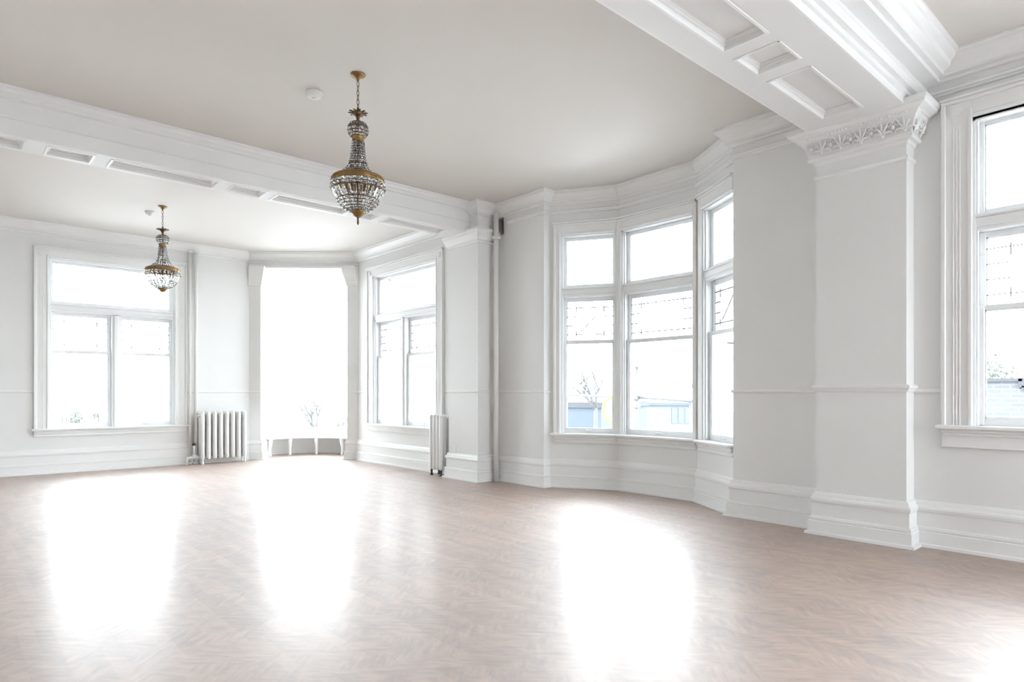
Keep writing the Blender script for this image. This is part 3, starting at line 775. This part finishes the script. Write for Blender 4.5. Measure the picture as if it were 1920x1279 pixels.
# ------------------------------------------------------------------ outside
mb = MB(); mb.box(-60, 160, -60, 160, -4.2, -4.0); tag(mb.build('street', M['street']), 'pale overexposed street and forecourt far below the windows', 'street', kind='structure')
# directions from the viewpoint: e.g. bay view heads along (0.75,0.66)
def out(px, depth): # point at a given depth along a viewing column, for laying out the far surroundings
    t = (px-960)/1195; ca, sa = .7453, .6667
    return Vector((depth*(t*ca+sa), depth*(-t*sa+ca)))
def far_building(name, pa, pb, da, db, ztop, label, mat, thick=8, band=None, low=None, base=-4.0):
    a, b = out(pa, da), out(pb, db); d = (b-a).normalized(); n = Vector((-d.y, d.x))
    if n.dot(a) < 0: n = -n
    c = (a+b)/2; root = empty(name, (c.x, c.y, base)); tag(root, label, 'building')
    P = [a, b, b+n*thick, a+n*thick]
    mb = MB(); mb.prism([(p.x,p.y) for p in P], base, ztop); keep(mb.build('wall', mat), root)
    if band:
        e = .15; Q = [a-d*e-n*e, b+d*e-n*e, b+d*e+n*thick, a-d*e+n*thick]
        mb = MB(); mb.prism([(p.x,p.y) for p in Q], ztop-band[0], ztop+.12); keep(mb.build('roof_edge', band[1]), root)
    if low:
        e = .08; Q = [a-d*e-n*e, b+d*e-n*e, b+d*e, a-d*e]
        mb = MB(); mb.prism([(p.x,p.y) for p in Q], base, low); keep(mb.build('plinth', M['street']), root)
    return root, a, b, d, n
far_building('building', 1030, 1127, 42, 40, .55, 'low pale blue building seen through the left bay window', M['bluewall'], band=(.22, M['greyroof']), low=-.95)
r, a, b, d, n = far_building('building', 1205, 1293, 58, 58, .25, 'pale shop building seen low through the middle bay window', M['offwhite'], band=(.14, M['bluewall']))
mb = MB()
for k in range(3):
    p = a+(b-a)*(.62+.14*k) - n*.06; q = p+(b-a)*.10
    mb.prism([(v.x,v.y) for v in (p, q, q+n*.1, p+n*.1)], -1.5, -.1)
keep(mb.build('shop_window', M['tealglass']), r)
# brick building beyond the right window with a stepped parapet
a = Vector((24.6, 5.6)); 
root = empty('building', (26, 2, -4)); tag(root, 'pale brick building with stepped parapet outside the right window', 'building')
mb = MB(); mb.box(24.6, 30, -14, 4.17, -4.0, 1.42); mb.box(24.6, 30, 4.17, 9, -4, 1.66); keep(mb.build('wall', M['brick']), root)
mb = MB(); mb.box(24.5, 30, -14, 4.12, 1.40, 1.50); mb.box(24.5, 30, 4.10, 9, 1.64, 1.74); mb.box(24.5,30,4.05,4.2,1.45,1.74); keep(mb.build('coping', M['greyroof']), root)
# light building beyond the far windows
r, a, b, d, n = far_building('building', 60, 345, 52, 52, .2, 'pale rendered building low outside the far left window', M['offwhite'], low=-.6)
for px, w, z0, z1 in ((106,.5,-1.5,-.7),(116,.35,-1.5,-.7),(126,.45,-2.2,-1.0),(139,.4,-2.2,-1.0),(151,.4,-2.2,-1.2),(172,.4,-2.0,-1.1),(190,.7,-2.0,-1.1),(243,.6,-2.0,-1.2),(282,.7,-2.0,-1.2)):
    p = out(px, 51.85); mb = MB(); mb.prism([(v.x,v.y) for v in (p, p+d*w, p+d*w+n*.2, p+n*.2)], z0, z1); keep(mb.build('window', M['steel']), r)
p = out(727, 30); root = empty('chimney_stack', (p.x, p.y, -4)); tag(root, 'slender red brick stack outside the far right window', 'chimney')
mb = MB(); mb.box(p.x-.12, p.x+.12, p.y-.12, p.y+.12, -4, 6.9); keep(mb.build('shaft', M['redbrick']), root)
mb = MB(); mb.box(p.x-.16, p.x+.16, p.y-.16, p.y+.16, 6.9, 7.05); keep(mb.build('cap', M['redbrick']), root)

def bush(px, depth, z0, h, w, label, n=260):
    p = out(px, depth); root = empty('shrub', (p.x, p.y, -4)); tag(root, label, 'shrub')
    mb = MB(); rnd = random.Random(int(px))
    for k in range(n):
        a, e, r = rnd.uniform(0,2*PI), rnd.uniform(-1,1), rnd.random()**.4
        c = Vector((math.cos(a)*w*r*math.sqrt(1-e*e), math.sin(a)*w*r*math.sqrt(1-e*e), z0+h/2+e*h/2*r))
        s = .07*w+.05; ax = Vector((rnd.uniform(-1,1), rnd.uniform(-1,1), rnd.uniform(-1,1))).normalized(); u = ax.orthogonal().normalized()*s; v = ax.cross(u).normalized()*s*.6
        q = Vector((p.x,p.y,0))+c
        mb.add([q-u, q+v, q+u, q-v], [(0,1,2,3)])
    keep(mb.build('foliage', M['leaf']), root)
    mb = MB(); mb.tube([(p.x,p.y,-4),(p.x+.1,p.y,z0+h*.5)], [.12,.05], 8); keep(mb.build('stem', M['bark']), root)
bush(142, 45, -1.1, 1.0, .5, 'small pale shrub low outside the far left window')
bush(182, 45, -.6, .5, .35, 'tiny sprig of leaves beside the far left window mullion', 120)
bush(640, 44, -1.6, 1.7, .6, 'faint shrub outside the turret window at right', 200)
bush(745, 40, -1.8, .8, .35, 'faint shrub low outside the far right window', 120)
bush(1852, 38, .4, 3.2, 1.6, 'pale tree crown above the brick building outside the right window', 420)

def bare_tree(px, depth, zb, h, label, seed):
    p = out(px, depth); root = empty('bare_tree', (p.x, p.y, -4)); tag(root, label, 'tree'); rnd = random.Random(seed)
    mb = MB(); mb.tube([(p.x,p.y,-4),(p.x,p.y,zb*.5-2),(p.x+.05,p.y,zb)], [.16,.13,.10], 8); keep(mb.build('trunk', M['bark']), root)
    mb = MB()
    side = Vector((.7453,-.6667,0))
    def grow(a, d, l, r, k):
        b = a+d*l; m = (a+b)/2+Vector((rnd.uniform(-.05,.05),rnd.uniform(-.05,.05),0))*l
        mb.tube([a, m, b], [r, r*.8, r*.55], 5)
        if k:
            for q in range(3):
                t = rnd.uniform(.45, 1); e = (d+side*rnd.uniform(-.55,.55)+Vector((0,0,rnd.uniform(0,.35)))+Vector((rnd.uniform(-.3,.3),rnd.uniform(-.3,.3),0))).normalized()
                grow(a+d*l*t, e, l*rnd.uniform(.5,.75), r*.55, k-1)
    A = Vector((p.x+.05,p.y,zb-.1))
    for s in (-.75, -.35, .1): grow(A, (Vector((0,0,1))+side*s).normalized(), h*.62, .10, 3)
    keep(mb.build('branches', M['bark']), root)
bare_tree(1116, 37, .4, 2.2, 'bare winter tree outside the left bay window', 5)
bare_tree(592, 46, -1.5, 2.2, 'faint bare tree outside the turret window', 9)

# round yellow sign on a post
p = out(1157, 17); root = empty('round_sign', (p.x, p.y, -4)); tag(root, 'round pale yellow street sign outside the left bay window', 'sign')
def disc(c, nrm, r, th, mat, nm, r0=0):
    mb = MB(); u = Vector((-nrm.y, nrm.x, 0)); w = Vector((0,0,1)); N3 = Vector((nrm.x, nrm.y, 0)); k = 40
    V = []; F = []
    for off in (0, th):
        for rr in (r, r0):
            for q in range(k):
                a = 2*PI*q/k; V.append(Vector((c.x,c.y,c.z))+N3*off+u*rr*math.cos(a)+w*rr*math.sin(a))
    for q in range(k):
        e = (q+1)%k
        F += [(q,e,k+e,k+q),(2*k+q,3*k+q,3*k+e,2*k+e),(q,2*k+q,2*k+e,e),(k+q,k+e,3*k+e,3*k+q)]
    mb.add(V, F); return keep(mb.build(nm, mat), root)
nn = -Vector((p.x, p.y)).normalized(); C = Vector((p.x, p.y, .84))
disc(C, nn, .40, .05, M['paleyel'], 'sign_face', .001); disc(C+Vector((nn.x,nn.y,0))*.03, nn, .41, .04, M['yellow'], 'sign_border', .34)
mb = MB(); mb.tube([(p.x-nn.x*.05,p.y-nn.y*.05,-4),(p.x-nn.x*.05,p.y-nn.y*.05,1.3)], .04, 8); keep(mb.build('post', M['steel']), root)
# utility pole, lamp post, wires
p = out(1193, 33); root = empty('utility_pole', (p.x,p.y,-4)); tag(root, 'grey utility pole with signal heads outside the middle bay window', 'pole')
mb = MB(); mb.tube([(p.x,p.y,-4),(p.x,p.y,2.75)], [.15,.11], 10); keep(mb.build('pole', M['steel']), root)
for z in (.62, 1.05):
    mb = MB(); mb.bbox(p.x-.17,p.x+.17,p.y-.17,p.y+.17,z-.13,z+.13,.03); keep(mb.build('signal_head', M['wire']), root)
mb = MB(); q = out(1300, 31); mb.tube([(p.x,p.y,1.05),((p.x+q.x)/2,(p.y+q.y)/2,.98),(q.x,q.y,.86)], .075, 8); keep(mb.build('mast_arm', M['steel']), root)
p2 = out(1340, 30); root = empty('lamp_post', (p2.x,p2.y,-4)); tag(root, 'thin grey lamp post outside the right bay window', 'lamp post')
mb = MB(); mb.tube([(p2.x,p2.y,-4),(p2.x,p2.y,3.6)], [.11,.08], 8); keep(mb.build('post', M['steel']), root)
q = out(1372, 30); mb = MB(); mb.tube([(p2.x,p2.y,3.55),((p2.x+q.x)/2,(p2.y+q.y)/2,3.7),(q.x,q.y,3.72)], .035, 8); keep(mb.build('arm', M['steel']), root)
mb = MB(); mb.ball((q.x,q.y,3.66), (.25,.25,.09), 10, 6); keep(mb.build('lamp_head', M['steel']), root)
pole_root = [o for o in COL.objects if o.name == 'utility_pole'][0]
def wire(pts, r, label):
    P3 = []
    for (a, b) in zip(pts[:-1], pts[1:]):
        for k in range(8):
            u = k/8; s = Vector(a).lerp(Vector(b), u); s.z -= .12*math.sin(PI*u); P3.append(s)
    P3.append(Vector(pts[-1])); mb = MB(); mb.tube(P3, r, 6); keep(tag(mb.build('overhead_cable', M['wire']), 'dark cable'), pole_root)
A = out(1190,33); B = out(1420,28); wire([(A.x,A.y,2.70),(B.x,B.y,.72)], .06, 'thin slanting cable outside the middle bay window')
A = out(1000,36); B = out(1193,33); wire([(A.x,A.y,1.42),(B.x,B.y,1.08)], .085, 'dark nearly level cable outside the left bay window')

# ------------------------------------------------------------------ sky and camera
w = bpy.data.worlds.new('overcast_sky'); scene.world = w; w.use_nodes = True
nt = w.node_tree; bg = nt.nodes['Background']
tc = nt.nodes.new('ShaderNodeTexCoord'); sp = nt.nodes.new('ShaderNodeSeparateXYZ'); nt.links.new(tc.outputs['Generated'], sp.inputs['Vector'])
cr = nt.nodes.new('ShaderNodeValToRGB'); nt.links.new(sp.outputs['Z'], cr.inputs['Fac'])
cr.color_ramp.elements[0].position = 0.0; cr.color_ramp.elements[0].color = (0.88, 0.94, 1.0, 1)
cr.color_ramp.elements[1].position = 0.8; cr.color_ramp.elements[1].color = (0.86, 0.93, 1.0, 1)
nt.links.new(cr.outputs['Color'], bg.inputs['Color'])
bg.inputs['Strength'].default_value = 16.0
scene.view_settings.view_transform = 'Standard'
scene.view_settings.look = 'None'; scene.view_settings.gamma = 1; scene.view_settings.use_curve_mapping = False
scene.view_settings.exposure = 0.3

cam = bpy.data.cameras.new('camera'); co = bpy.data.objects.new('camera', cam); COL.objects.link(co)
cam.sensor_width = 36.0; cam.lens = 36.0*1195/1920; cam.shift_y = 96.5/1920
co.location = (0, 0, 1.30)
co.rotation_euler = (PI/2, 0, -math.radians(41.8146))
cam.clip_end = 500
scene.camera = co
